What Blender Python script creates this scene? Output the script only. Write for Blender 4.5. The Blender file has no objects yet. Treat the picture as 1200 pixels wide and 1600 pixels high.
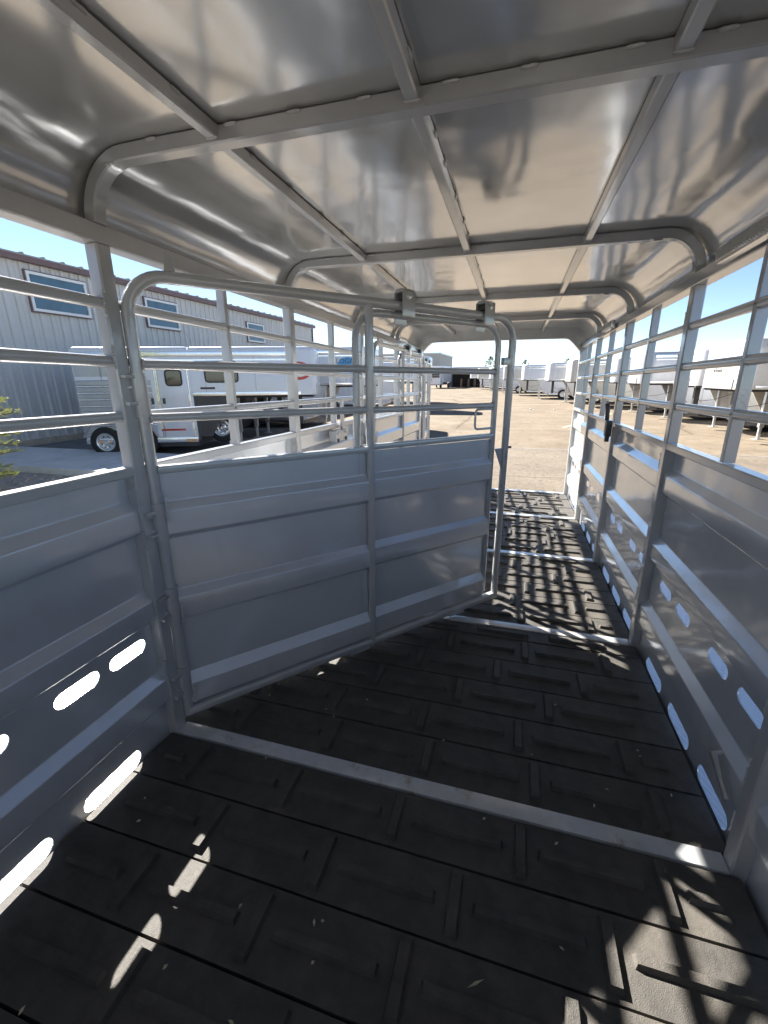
import bpy, bmesh, math, random
from mathutils import Vector, Matrix
random.seed(7)
R = math.radians
scene = bpy.context.scene
COL = scene.collection

# ------------------------------------------------------------------ camera, sky, sun, exposure
TAU = R(1.15)                 # the parked stock trailer stands slightly nose-up
H0 = 0.46                     # height of its floor above the ground
TR = Matrix.Translation((0, 0, H0)) @ Matrix.Rotation(-TAU, 4, 'X')   # trailer frame -> world

def camera():
    yaw, pitch, roll = R(16.314), R(-16.325), R(-0.171)
    f = Vector((-math.sin(yaw)*math.cos(pitch), math.cos(yaw)*math.cos(pitch), math.sin(pitch)))
    r = Vector((math.cos(yaw), math.sin(yaw), 0)); u = r.cross(f)
    rr = r*math.cos(roll) + u*math.sin(roll); uu = -r*math.sin(roll) + u*math.cos(roll)
    m = Matrix(((rr.x, uu.x, -f.x, 1.2877), (rr.y, uu.y, -f.y, 0), (rr.z, uu.z, -f.z, 1.4343), (0, 0, 0, 1)))
    cd = bpy.data.cameras.new('camera'); co = bpy.data.objects.new('camera', cd); COL.objects.link(co)
    cd.sensor_fit = 'HORIZONTAL'; cd.sensor_width = 36; cd.lens = 676.28/1200*36
    cd.clip_start = 0.02; cd.clip_end = 3000
    co.matrix_world = TR @ m
    scene.camera = co
camera()

SUN_DIR = (TR.to_3x3() @ Vector((-1.09, 0.745, 1.0))).normalized()     # towards the sun
SUN_EL = math.asin(SUN_DIR.z)
w = bpy.data.worlds.new('World'); scene.world = w; w.use_nodes = True
nt = w.node_tree
sky = nt.nodes.new('ShaderNodeTexSky'); sky.sky_type = 'NISHITA'; sky.sun_disc = False
sky.sun_elevation = SUN_EL; sky.sun_rotation = math.atan2(SUN_DIR.x, SUN_DIR.y)
sky.altitude = 1600; sky.air_density = 0.75; sky.dust_density = 0.1; sky.ozone_density = 1.2
bg = nt.nodes['Background']; bg.inputs['Strength'].default_value = 0.05
nt.links.new(sky.outputs['Color'], bg.inputs['Color'])
sd = bpy.data.lights.new('sun', 'SUN'); sd.energy = 5.0; sd.angle = R(0.53); sd.color = (1.0, 0.955, 0.88)
so = bpy.data.objects.new('sun', sd); COL.objects.link(so)
so.rotation_euler = SUN_DIR.to_track_quat('Z', 'Y').to_euler(); so.location = (-20, 14, 30)
vs = scene.view_settings
vs.view_transform = 'Standard'; vs.look = 'None'; vs.gamma = 1.0; vs.use_curve_mapping = False
vs.exposure = 2.2
scene.cycles.max_bounces = 12; scene.cycles.diffuse_bounces = 6; scene.cycles.glossy_bounces = 6
scene.cycles.sample_clamp_indirect = 6

# ------------------------------------------------------------------ materials
def mat(name, base, rough=0.5, metal=0.0, coat=0.0, coat_rough=0.05, var=None, vscale=6.0, bump=None, spec=0.5, ior=1.5, second=None):
    """procedural material: base colour with noise variation, optional list of bumps (scale, distance, detail)"""
    m = bpy.data.materials.new(name); m.use_nodes = True
    n = m.node_tree.nodes; l = m.node_tree.links
    b = n['Principled BSDF']
    b.inputs['Base Color'].default_value = (*base, 1); b.inputs['Roughness'].default_value = rough
    b.inputs['Metallic'].default_value = metal; b.inputs['Coat Weight'].default_value = coat
    b.inputs['Coat Roughness'].default_value = coat_rough; b.inputs['Coat IOR'].default_value = 1.75; b.inputs['IOR'].default_value = ior
    b.inputs['Specular IOR Level'].default_value = spec
    tc = n.new('ShaderNodeTexCoord')
    if var:
        no = n.new('ShaderNodeTexNoise'); no.inputs['Scale'].default_value = vscale; no.inputs['Detail'].default_value = 6
        no.inputs['Roughness'].default_value = 0.65
        l.new(tc.outputs['Object'], no.inputs['Vector'])
        cr = n.new('ShaderNodeValToRGB'); cr.color_ramp.elements[0].position = 0.3; cr.color_ramp.elements[1].position = 0.72
        lo = tuple(c*(1-var) for c in base); hi = tuple(min(1, c*(1+var)) for c in base)
        if second: lo = second
        cr.color_ramp.elements[0].color = (*lo, 1); cr.color_ramp.elements[1].color = (*hi, 1)
        l.new(no.outputs['Fac'], cr.inputs['Fac']); l.new(cr.outputs['Color'], b.inputs['Base Color'])
    prev = None
    for sc, dist, det in (bump or []):
        no = n.new('ShaderNodeTexNoise'); no.inputs['Scale'].default_value = sc; no.inputs['Detail'].default_value = det
        l.new(tc.outputs['Object'], no.inputs['Vector'])
        bp = n.new('ShaderNodeBump'); bp.inputs['Strength'].default_value = 1.0; bp.inputs['Distance'].default_value = dist
        l.new(no.outputs['Fac'], bp.inputs['Height'])
        if prev: l.new(prev.outputs['Normal'], bp.inputs['Normal'])
        prev = bp
    if prev:
        l.new(prev.outputs['Normal'], b.inputs['Normal'])
        if coat: l.new(prev.outputs['Normal'], b.inputs['Coat Normal'])
    return m

def stains(m, colour, scale, lo, hi, amount):
    """irregular stains mixed over a material's base colour"""
    n = m.node_tree.nodes; l = m.node_tree.links; b = n['Principled BSDF']
    tc = next(x for x in n if x.type == 'TEX_COORD')
    no = n.new('ShaderNodeTexNoise'); no.inputs['Scale'].default_value = scale; no.inputs['Detail'].default_value = 8
    no.inputs['Roughness'].default_value = 0.7
    l.new(tc.outputs['Object'], no.inputs['Vector'])
    mr = n.new('ShaderNodeMapRange'); mr.inputs['From Min'].default_value = lo; mr.inputs['From Max'].default_value = hi
    mr.inputs['To Max'].default_value = amount
    l.new(no.outputs['Fac'], mr.inputs['Value'])
    mx = n.new('ShaderNodeMix'); mx.data_type = 'RGBA'; mx.inputs['B'].default_value = (*colour, 1)
    l.new(mr.outputs['Result'], mx.inputs['Factor'])
    src = b.inputs['Base Color'].links
    if src: l.new(src[0].from_socket, mx.inputs['A'])
    else: mx.inputs['A'].default_value = b.inputs['Base Color'].default_value
    l.new(mx.outputs['Result'], b.inputs['Base Color'])
    return m

GREY = (0.43, 0.436, 0.443)
M = {}
GREY_W = (0.65, 0.672, 0.70)
M['paint'] = mat('grey_enamel', GREY, 0.32, 0, 1.0, 0.07, 0.05, 3, [(2.2, 0.010, 1.5), (260, 0.00012, 2)], ior=1.5)
M['paint_wall'] = stains(mat('grey_enamel_sheet', GREY_W, 0.25, 0.3, 1.0, 0.035, 0.06, 2.5, [(2.6, 0.009, 1.5), (240, 0.00012, 2)]), (0.46, 0.42, 0.36), 4.5, 0.56, 0.78, 0.35)
M['paint_roof'] = mat('grey_enamel_roof_sheet', (0.60, 0.60, 0.595), 0.16, 0.55, 1.0, 0.03, 0.05, 2, [(2.4, 0.007, 2), (300, 0.0001, 2)])
M['paint_tube'] = mat('grey_enamel_tube', GREY, 0.3, 0, 1.0, 0.09, 0.06, 8, [(70, 0.0004, 3)])
M['paint_post'] = stains(mat('grey_enamel_post', GREY, 0.32, 0, 1.0, 0.1, 0.06, 8, [(60, 0.0004, 3)]), (0.24, 0.17, 0.09), 3.6, 0.56, 0.70, 0.6)
M['crossbar'] = stains(mat('grey_enamel_scuffed', (0.58, 0.59, 0.6), 0.3, 0.2, 1.0, 0.12, 0.12, 12, [(90, 0.0006, 4)]), (0.30, 0.22, 0.12), 9, 0.56, 0.66, 0.75)
M['weld'] = mat('weld_bead', (0.46, 0.46, 0.46), 0.3, 0.0, 1.0, 0.08, 0.2, 90, [(160, 0.0015, 3)])
M['rubber'] = stains(mat('crumb_rubber', (0.074, 0.068, 0.061), 0.58, 0, 0, 0.1, 0.3, 14, [(420, 0.0018, 3), (60, 0.0014, 3)], spec=0.38), (0.15, 0.13, 0.105), 3.0, 0.5, 0.72, 0.6)
M['under'] = mat('floor_bed_rubber', (0.02, 0.02, 0.02), 0.95, spec=0.1)
M['alu'] = mat('aluminium', (0.72, 0.73, 0.75), 0.35, 0.85, 0, 0.1, 0.08, 20, [(60, 0.0006, 2)])
M['zinc'] = mat('zinc_bolt', (0.75, 0.75, 0.73), 0.3, 0.9, var=0.1, vscale=60)
M['black'] = mat('black_steel', (0.055, 0.057, 0.062), 0.4, 0.2, var=0.2, vscale=30)
M['lens'] = mat('lamp_lens', (0.62, 0.60, 0.56), 0.12, 0, 0.6, 0.05, 0.1, 50)
M['white'] = mat('white_gelcoat', (0.66, 0.67, 0.69), 0.35, 0, 0.5, 0.1, 0.04, 1.5, [(1.6, 0.006, 1)])
M['cream'] = mat('cream_white_gelcoat', (0.52, 0.495, 0.44), 0.4, 0, 0.4, 0.12, 0.05, 1.5, [(1.6, 0.006, 1)])
M['silver'] = mat('brushed_silver', (0.46, 0.47, 0.49), 0.38, 0.6, 0, 0.1, 0.08, 4, [(2, 0.006, 1)])
M['nose_shade'] = mat('painted_nose_shade', (0.06, 0.055, 0.05), 0.5, var=0.2, vscale=3)  # dark tone that paints the shade below the white trailer's nose
M['rustchain'] = mat('rusty_chain', (0.2, 0.13, 0.08), 0.6, 0.3, var=0.3, vscale=40)
M['trim'] = mat('bright_trim', (0.7, 0.72, 0.74), 0.22, 0.9, var=0.05, vscale=8)
M['tyre'] = mat('tyre_rubber', (0.022, 0.022, 0.023), 0.85, bump=[(60, 0.003, 2)], var=0.3, vscale=20)
M['rim'] = mat('wheel_silver', (0.7, 0.7, 0.71), 0.3, 0.8, var=0.06, vscale=10)
M['glass'] = mat('dark_glass', (0.02, 0.018, 0.016), 0.06, spec=0.8, var=0.5, vscale=5)
M['bglass'] = mat('blue_window_glass', (0.05, 0.11, 0.15), 0.06, spec=1.0, var=0.25, vscale=1.2)
M['blackpaint'] = mat('black_frame', (0.02, 0.02, 0.022), 0.4, var=0.2, vscale=20)
M['redlens'] = mat('red_reflector', (0.5, 0.02, 0.02), 0.25, 0, 0.8)
M['amber'] = mat('amber_reflector', (0.75, 0.42, 0.2), 0.25, 0, 0.8)
M['red'] = mat('red_vinyl', (0.55, 0.06, 0.04), 0.4)
M['blue'] = mat('blue_vinyl', (0.06, 0.36, 0.68), 0.4)
M['ink'] = mat('black_vinyl', (0.03, 0.03, 0.03), 0.45)
M['brownink'] = mat('brown_vinyl', (0.16, 0.09, 0.06), 0.45)
M['siding'] = stains(mat('grey_steel_siding', (0.58, 0.565, 0.54), 0.45, 0, 0.2, 0.2, 0.06, 2, [(3, 0.004, 2)]), (0.40, 0.37, 0.33), 1.1, 0.55, 0.8, 0.35)
M['eave'] = mat('maroon_fascia', (0.17, 0.105, 0.10), 0.5, var=0.15, vscale=4)
M['roofing'] = mat('tan_roofing', (0.33, 0.31, 0.28), 0.5, var=0.15, vscale=4)
M['wframe'] = mat('white_window_frame', (0.8, 0.8, 0.78), 0.4, var=0.04, vscale=9)
M['footing'] = mat('concrete_footing', (0.46, 0.40, 0.32), 0.85, var=0.2, vscale=3, bump=[(30, 0.004, 4)])
M['walk'] = mat('sidewalk_concrete', (0.60, 0.59, 0.57), 0.85, var=0.12, vscale=2.5, bump=[(40, 0.003, 4)])
M['asphalt'] = mat('asphalt', (0.19, 0.18, 0.17), 0.9, var=0.3, vscale=1.3, bump=[(60, 0.004, 4)])
M['needle'] = mat('spruce_needles', (0.55, 0.54, 0.18), 0.6, var=0.2, vscale=9, second=(0.24, 0.29, 0.08))
M['leaf'] = mat('tree_leaves', (0.06, 0.085, 0.035), 0.7, var=0.5, vscale=3)
M['purple'] = mat('purple_leaves', (0.05, 0.015, 0.035), 0.6, var=0.5, vscale=20)
M['bark'] = mat('bark', (0.12, 0.085, 0.06), 0.9, var=0.3, vscale=20, bump=[(40, 0.01, 4)])
M['stone'] = mat('bed_stones', (0.36, 0.31, 0.27), 0.8, var=0.4, vscale=9, bump=[(50, 0.004, 3)])
M['straw'] = mat('straw', (0.62, 0.53, 0.36), 0.7, var=0.3, vscale=40)
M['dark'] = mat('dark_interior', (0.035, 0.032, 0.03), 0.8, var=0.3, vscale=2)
M['rust'] = mat('rusty_steel', (0.2, 0.11, 0.08), 0.7, var=0.3, vscale=4)
M['tan'] = mat('pale_grey_panel', (0.5, 0.49, 0.46), 0.6, var=0.12, vscale=3)
M['linepaint'] = mat('worn_line_paint', (0.62, 0.55, 0.36), 0.7, var=0.35, vscale=6)

def ground_mat(name, c0, c1, c2, crack_scale, speck):
    m = bpy.data.materials.new(name); m.use_nodes = True
    n = m.node_tree.nodes; l = m.node_tree.links; b = n['Principled BSDF']; b.inputs['Roughness'].default_value = 0.9
    b.inputs['Specular IOR Level'].default_value = 0.25
    tc = n.new('ShaderNodeTexCoord')
    def noise(s, d, rgh=0.6):
        x = n.new('ShaderNodeTexNoise'); x.inputs['Scale'].default_value = s; x.inputs['Detail'].default_value = d
        x.inputs['Roughness'].default_value = rgh; l.new(tc.outputs['Object'], x.inputs['Vector']); return x
    a = noise(0.5, 12, 0.78); r = n.new('ShaderNodeValToRGB')
    r.color_ramp.elements[0].position = 0.36; r.color_ramp.elements[1].position = 0.64
    r.color_ramp.elements[0].color = (*c0, 1); r.color_ramp.elements[1].color = (*c1, 1)
    l.new(a.outputs['Fac'], r.inputs['Fac'])
    s = noise(speck, 3, 0.8); sr = n.new('ShaderNodeMapRange'); sr.inputs['From Min'].default_value = 0.5; sr.inputs['From Max'].default_value = 0.72
    sr.inputs['To Max'].default_value = 0.85; l.new(s.outputs['Fac'], sr.inputs['Value'])
    mx = n.new('ShaderNodeMix'); mx.data_type = 'RGBA'; mx.inputs['B'].default_value = (*c2, 1)
    l.new(sr.outputs['Result'], mx.inputs['Factor']); l.new(r.outputs['Color'], mx.inputs['A'])
    # wandering cracks
    wv = noise(0.7, 4); ad = n.new('ShaderNodeMix'); ad.data_type = 'VECTOR'; ad.inputs['Factor'].default_value = 0.35
    l.new(tc.outputs['Object'], ad.inputs['A']); l.new(wv.outputs['Color'], ad.inputs['B'])
    vo = n.new('ShaderNodeTexVoronoi'); vo.feature = 'DISTANCE_TO_EDGE'; vo.inputs['Scale'].default_value = crack_scale
    l.new(ad.outputs['Result'], vo.inputs['Vector'])
    cr = n.new('ShaderNodeMapRange'); cr.inputs['From Min'].default_value = 0.0; cr.inputs['From Max'].default_value = 0.01
    cr.inputs['To Min'].default_value = 0.6; cr.inputs['To Max'].default_value = 0.0; l.new(vo.outputs['Distance'], cr.inputs['Value'])
    m2 = n.new('ShaderNodeMix'); m2.data_type = 'RGBA'; m2.inputs['B'].default_value = (c2[0]*0.6, c2[1]*0.6, c2[2]*0.6, 1)
    l.new(cr.outputs['Result'], m2.inputs['Factor']); l.new(mx.outputs['Result'], m2.inputs['A'])
    l.new(m2.outputs['Result'], b.inputs['Base Color'])
    bp = n.new('ShaderNodeBump'); bp.inputs['Distance'].default_value = 0.006; bn = noise(45, 5, 0.75)
    l.new(bn.outputs['Fac'], bp.inputs['Height']); l.new(bp.outputs['Normal'], b.inputs['Normal'])
    return m
M['ground'] = ground_mat('tan_yard_paving', (0.135, 0.105, 0.073), (0.225, 0.183, 0.134), (0.07, 0.052, 0.036), 0.16, 4)
M['apron'] = ground_mat('pale_concrete', (0.128, 0.104, 0.079), (0.20, 0.168, 0.13), (0.045, 0.036, 0.028), 0.3, 11)

def diamond_mat():
    m = mat('diamond_plate', (0.66, 0.67, 0.69), 0.35, 0.7)
    n = m.node_tree.nodes; l = m.node_tree.links; b = n['Principled BSDF']
    tc = next(x for x in n if x.type == 'TEX_COORD')
    def bars(rz):
        mp = n.new('ShaderNodeMapping'); mp.inputs['Rotation'].default_value = (0, 0, rz); mp.inputs['Scale'].default_value = (60, 22, 1)
        l.new(tc.outputs['Object'], mp.inputs['Vector'])
        v = n.new('ShaderNodeTexVoronoi'); v.inputs['Scale'].default_value = 1.0; v.inputs['Randomness'].default_value = 0.1
        l.new(mp.outputs['Vector'], v.inputs['Vector']); return v
    a = bars(R(45)); c = bars(R(-45))
    mi = n.new('ShaderNodeMath'); mi.operation = 'MINIMUM'; l.new(a.outputs['Distance'], mi.inputs[0]); l.new(c.outputs['Distance'], mi.inputs[1])
    bp = n.new('ShaderNodeBump'); bp.inputs['Distance'].default_value = 0.004; bp.invert = True
    l.new(mi.outputs['Value'], bp.inputs['Height']); l.new(bp.outputs['Normal'], b.inputs['Normal'])
    return m
M['diamond'] = diamond_mat()

# ------------------------------------------------------------------ mesh helpers
class MB:
    def __init__(s): s.v = []; s.f = []
    def add(s, vs, fs):
        o = len(s.v); s.v += [tuple(p) for p in vs]; s.f += [tuple(i+o for i in f) for f in fs]; return s
    def box(s, x0, x1, y0, y1, z0, z1):
        return s.add([(x0,y0,z0),(x1,y0,z0),(x1,y1,z0),(x0,y1,z0),(x0,y0,z1),(x1,y0,z1),(x1,y1,z1),(x0,y1,z1)],
                     [(0,3,2,1),(4,5,6,7),(0,1,5,4),(1,2,6,5),(2,3,7,6),(3,0,4,7)])
    def frustum(s, x0, x1, y0, y1, z0, z1, i):
        return s.add([(x0,y0,z0),(x1,y0,z0),(x1,y1,z0),(x0,y1,z0),(x0+i,y0+i,z1),(x1-i,y0+i,z1),(x1-i,y1-i,z1),(x0+i,y1-i,z1)],
                     [(0,3,2,1),(4,5,6,7),(0,1,5,4),(1,2,6,5),(2,3,7,6),(3,0,4,7)])
    def sweep(s, prof, path, up=None, cap=True):
        """sweep closed 2-D profile (a,b) along path; a along side vector, b along 'up'-like vector"""
        P = [Vector(p) for p in path]; n = len(P); k = len(prof); o = len(s.v)
        for i, p in enumerate(P):
            t = (P[min(i+1, n-1)] - P[max(i-1, 0)]).normalized()
            if up is not None: u = Vector(up)
            elif i == 0: u = Vector((0, 0, 1)) if abs(t.z) < 0.9 else Vector((0, 1, 0))
            else: u = last
            side = t.cross(u).normalized(); b = side.cross(t).normalized(); last = b
            sc = 1.0
            if 0 < i < n-1:
                t1 = (P[i]-P[i-1]).normalized(); sc = 1/max(0.5, t.dot(t1))
            for a, c in prof: s.v.append(tuple(p + side*(a*(sc if up is not None else 1)) + b*(c if up is not None else c)))
        for i in range(n-1):
            for j in range(k):
                q = (j+1) % k
                s.f.append((o+i*k+j, o+i*k+q, o+(i+1)*k+q, o+(i+1)*k+j))
        if cap:
            s.f.append(tuple(o+j for j in range(k))[::-1]); s.f.append(tuple(o+(n-1)*k+j for j in range(k)))
        return s
    def tube(s, path, r, n=12, cap=True):
        return s.sweep([(r*math.cos(2*math.pi*i/n), r*math.sin(2*math.pi*i/n)) for i in range(n)], path, cap=cap)
    def lathe(s, prof, axis='Y', c=(0, 0, 0), n=24):
        """prof: (radius, offset along axis)"""
        o = len(s.v); k = len(prof)
        for i in range(n):
            a = 2*math.pi*i/n; ca, sa = math.cos(a), math.sin(a)
            for r, h in prof:
                p = (r*ca, h, r*sa) if axis == 'Y' else (h, r*ca, r*sa) if axis == 'X' else (r*ca, r*sa, h)
                s.v.append((p[0]+c[0], p[1]+c[1], p[2]+c[2]))
        for i in range(n):
            q = (i+1) % n
            for j in range(k-1):
                s.f.append((o+i*k+j, o+q*k+j, o+q*k+j+1, o+i*k+j+1))
        return s
    def mesh(s, name, m, smooth=True, bev=0, angle=35):
        me = bpy.data.meshes.new(name); me.from_pydata(s.v, [], s.f)
        bm = bmesh.new(); bm.from_mesh(me)
        bmesh.ops.recalc_face_normals(bm, faces=bm.faces)
        if bev:
            es = [e for e in bm.edges if len(e.link_faces) == 2 and e.calc_face_angle(0) > R(30)]
            bmesh.ops.bevel(bm, geom=es, offset=bev, segments=2, profile=0.7, affect='EDGES', clamp_overlap=True)
        bm.to_mesh(me); bm.free()
        me.materials.append(m)
        if smooth:
            me.polygons.foreach_set('use_smooth', [True]*len(me.polygons))
            try: me.set_sharp_from_angle(angle=R(angle))
            except Exception: pass
        me.update(); return me
    def build(s, name, m, parent=None, **k): return obj(name, s.mesh(name, m, **k), parent)

def obj(name, me, parent=None, loc=None, rot=None):
    o = bpy.data.objects.new(name, me); COL.objects.link(o)
    if parent is not None: o.parent = parent
    if loc is not None: o.location = loc
    if rot is not None: o.rotation_euler = rot
    return o
def tag(o, label=None, cat=None, group=None, kind=None):
    if label: o['label'] = label
    if cat: o['category'] = cat
    if group: o['group'] = group
    if kind: o['kind'] = kind
    return o
def thing(name, label, cat, mtx=None, group=None):
    o = bpy.data.objects.new(name, None); COL.objects.link(o); o.empty_display_size = 0.2
    if mtx is not None: o.matrix_world = mtx
    return tag(o, label, cat, group)
def weighted(o):
    md = o.modifiers.new('face_normals', 'WEIGHTED_NORMAL'); md.mode = 'FACE_AREA'; md.weight = 100; md.keep_sharp = True
def copy_tree(o, parent=None):
    c = o.copy(); COL.objects.link(c); c.parent = parent
    for ch in list(o.children): copy_tree(ch, c)
    return c
def rr(wd, ht, r, n=3):
    """rounded rectangle profile"""
    out = []
    for cx, cy, a0 in ((wd/2-r, ht/2-r, 0), (-wd/2+r, ht/2-r, 90), (-wd/2+r, -ht/2+r, 180), (wd/2-r, -ht/2+r, 270)):
        for i in range(n+1):
            a = R(a0 + 90*i/n); out.append((cx + r*math.cos(a), cy + r*math.sin(a)))
    return out
def arc(c, r, a0, a1, n):
    return [(c[0]+r*math.cos(R(a0+(a1-a0)*i/n)), c[1]+r*math.sin(R(a0+(a1-a0)*i/n))) for i in range(n+1)]
def text_mesh(body, size, m, extrude=0.002):
    cu = bpy.data.curves.new('lettering', 'FONT'); cu.body = body; cu.size = size; cu.extrude = extrude
    cu.align_x = 'CENTER'; cu.align_y = 'CENTER'; cu.resolution_u = 2
    o = bpy.data.objects.new('lettering_tmp', cu); COL.objects.link(o)
    dg = bpy.context.evaluated_depsgraph_get()
    me = bpy.data.meshes.new_from_object(o.evaluated_get(dg)); me.name = 'lettering'
    bpy.data.objects.remove(o); bpy.data.curves.remove(cu)
    me.materials.clear(); me.materials.append(m); return me

# ------------------------------------------------------------------ ground, paving, building
def sheet(name, m, pts, z, kind='structure', parent=None):
    me = bpy.data.meshes.new(name); me.from_pydata([(x, y, z) for x, y in pts], [], [tuple(range(len(pts)))]); me.materials.append(m)
    o = obj(name, me, parent); 
    if kind: o['kind'] = kind
    return o
sheet('ground', M['ground'], [(-600, -300), (600, -300), (600, 900), (-600, 900)], 0)
sheet('concrete_apron', M['apron'], [(-5.5, -9), (13, -9), (13, 12.25), (-5.5, 12.25)], 0.004)
sheet('asphalt_drive', M['asphalt'], [(-12.3, 8.75), (-5.52, 8.75), (-6.8, 14.5), (-9.5, 30), (-12.6, 30)], 0.006)
def walk():
    mb = MB()
    for i in range(4):
        x0 = -12.28 + i*1.62; mb.box(x0, x0+1.605, 6.75, 8.68, 0, 0.13)
    mb.box(-12.28, -5.8, 6.5, 6.735, 0, 0.15)
    o = mb.build('sidewalk', M['walk'], bev=0.01); o['kind'] = 'structure'
walk()
sheet('planting_bed', M['stone'], [(-12.2, 2.5), (-6.2, 2.5), (-6.2, 6.48), (-12.2, 6.48)], 0.02)
def stones():
    mb = MB(); rnd = random.Random(3)
    for i in range(420):
        x, y = rnd.uniform(-11.5, -6.3), rnd.uniform(3.6, 6.4); s = rnd.uniform(0.03, 0.075); o = len(mb.v)
        pts = [(x+rnd.uniform(.7, 1.2)*s*math.cos(a), y+rnd.uniform(.7, 1.2)*s*math.sin(a), 0.015) for a in (0, 1.25, 2.5, 3.8, 5.0)]
        mb.add(pts+[(x+rnd.uniform(-.3, .3)*s, y+rnd.uniform(-.3, .3)*s, 0.02+s*rnd.uniform(.5, .9))], [(0,1,5),(1,2,5),(2,3,5),(3,4,5),(4,0,5)])
    tag(mb.build('bed_stones', M['stone'], smooth=False), 'loose brown stones in the planting bed by the sidewalk', 'stones', kind='stuff')
stones()
sheet('expansion_joint', M['asphalt'], [(-5.5, 12.22), (13, 12.22), (13, 12.30), (-5.5, 12.30)], 0.008)
for i, (x0, y0, x1, y1) in enumerate([(3.1, 17.5, 6.0, 24.5), (0.6, 30.5, 4.2, 31.5)]):
    d = Vector((x1-x0, y1-y0)).normalized(); n = Vector((-d.y, d.x))*0.05
    o = sheet('painted_line', M['linepaint'], [(x0-n.x, y0-n.y), (x0+n.x, y0+n.y), (x1+n.x, y1+n.y), (x1-n.x, y1-n.y)], 0.008)

def building():
    bx, y0, y1, zt = -12.42, -14.0, 29.5, 5.2
    b = thing('metal_building', 'long grey ribbed metal building with maroon fascia on the left', 'building', Matrix.Translation((bx, 0, 0)))
    MB().box(-14, -0.07, y0, y1, 0, zt).build('core_wall', M['siding'], b)
    MB().box(-14.02, 0.05, y0-.02, y1+.02, 0.0, 0.17).build('footing', M['footing'], b)
    pw = 0.92; prof = []
    for k in range(3):
        c = 0.16 + k*0.3
        prof += [(c-0.05, 0), (c-0.03, 0.05), (c+0.03, 0.05), (c+0.05, 0), (c+.13, 0), (c+.14, .012), (c+.16, .012), (c+.17, 0)] if k < 2 else [(c-0.05, 0), (c-0.03, 0.05), (c+0.03, 0.05), (c+0.05, 0)]
    prof = [(0, 0)] + prof + [(pw-0.006, 0)]
    mb = MB(); 
    for y, d in prof: mb.v += [(d, y, 0), (d, y, 1)]
    mb.f = [(2*i, 2*i+2, 2*i+3, 2*i+1) for i in range(len(prof)-1)]
    me = mb.mesh('siding_panel', M['siding'], smooth=False)
    y = y0
    while y < y1 - pw*0.5:
        o = obj('siding_panel', me, b, (-0.062, y, 0.175)); o.scale = (1, 1, zt-0.175-0.1); y += pw
    # roof, fascia
    rf = MB().box(-14.2, 0.16, y0-.2, y1+.2, zt+0.02, zt+0.06).build('roof', M['roofing'], b)
    rib = MB().sweep([(-0.05, 0), (-0.02, 0.045), (0.02, 0.045), (0.05, 0)], [(-2.2, 0, 0.0), (0.15, 0, 0.0)], up=(0, 0, 1)).mesh('roof_rib', M['roofing'])
    yy = y0
    while yy < y1: obj('roof_rib', rib, rf, (0, yy, zt+0.062)); yy += 0.61
    MB().box(-0.02, 0.17, y0-.2, y1+.2, zt-0.13, zt+0.018).build('fascia', M['eave'], b, bev=0.01)
    MB().box(-0.06, 0.03, y1-0.02, y1+0.08, 0.18, zt-0.14).build('corner_trim', M['eave'], b)
    # windows
    for a, c, lo, hi in ((10.42, 12.30, 3.80, 4.86), (14.72, 16.44, 3.78, 4.80), (21.45, 23.05, 3.70, 4.64)):
        wn = MB(); t = 0.075
        wn.box(0, 0.085, a, c, lo, lo+t).box(0, 0.085, a, c, hi-t, hi).box(0, 0.085, a, a+t, lo+t, hi-t).box(0, 0.085, c-t, c, lo+t, hi-t)
        wo = wn.build('window', M['wframe'], b, bev=0.006)
        tr = MB(); q = 0.03
        tr.box(-.02, 0.06, a-q, c+q, lo-q, lo-.002).box(-.02, 0.06, a-q, c+q, hi+.002, hi+q).box(-.02, .06, a-q, a-.002, lo-.002, hi+.002).box(-.02, .06, c+.002, c+q, lo-.002, hi+.002)
        tr.build('casing', M['eave'], wo)
        MB().box(0.0, 0.045, a+t+.002, c-t-.002, lo+t+.002, hi-t-.002).build('pane', M['bglass'], wo)
        MB().box(0.047, 0.062, a+t+.004, c-t-.004, (lo+hi)/2+.1, (lo+hi)/2+.125).build('blind_edge', M['wframe'], wo)
building()

# ------------------------------------------------------------------ the stock trailer we stand in
W = 2.03
BAYS = [-2.53, -1.275, -0.017, 1.243, 2.497, 3.768, 5.012, 6.24]
ZR = (1.693, 1.514, 1.331); ZD = 1.156; ZT = 1.865
T = thing('livestock_trailer', 'grey painted steel livestock trailer seen from inside, barred sides and rubber floor', 'livestock trailer', TR)

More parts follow.
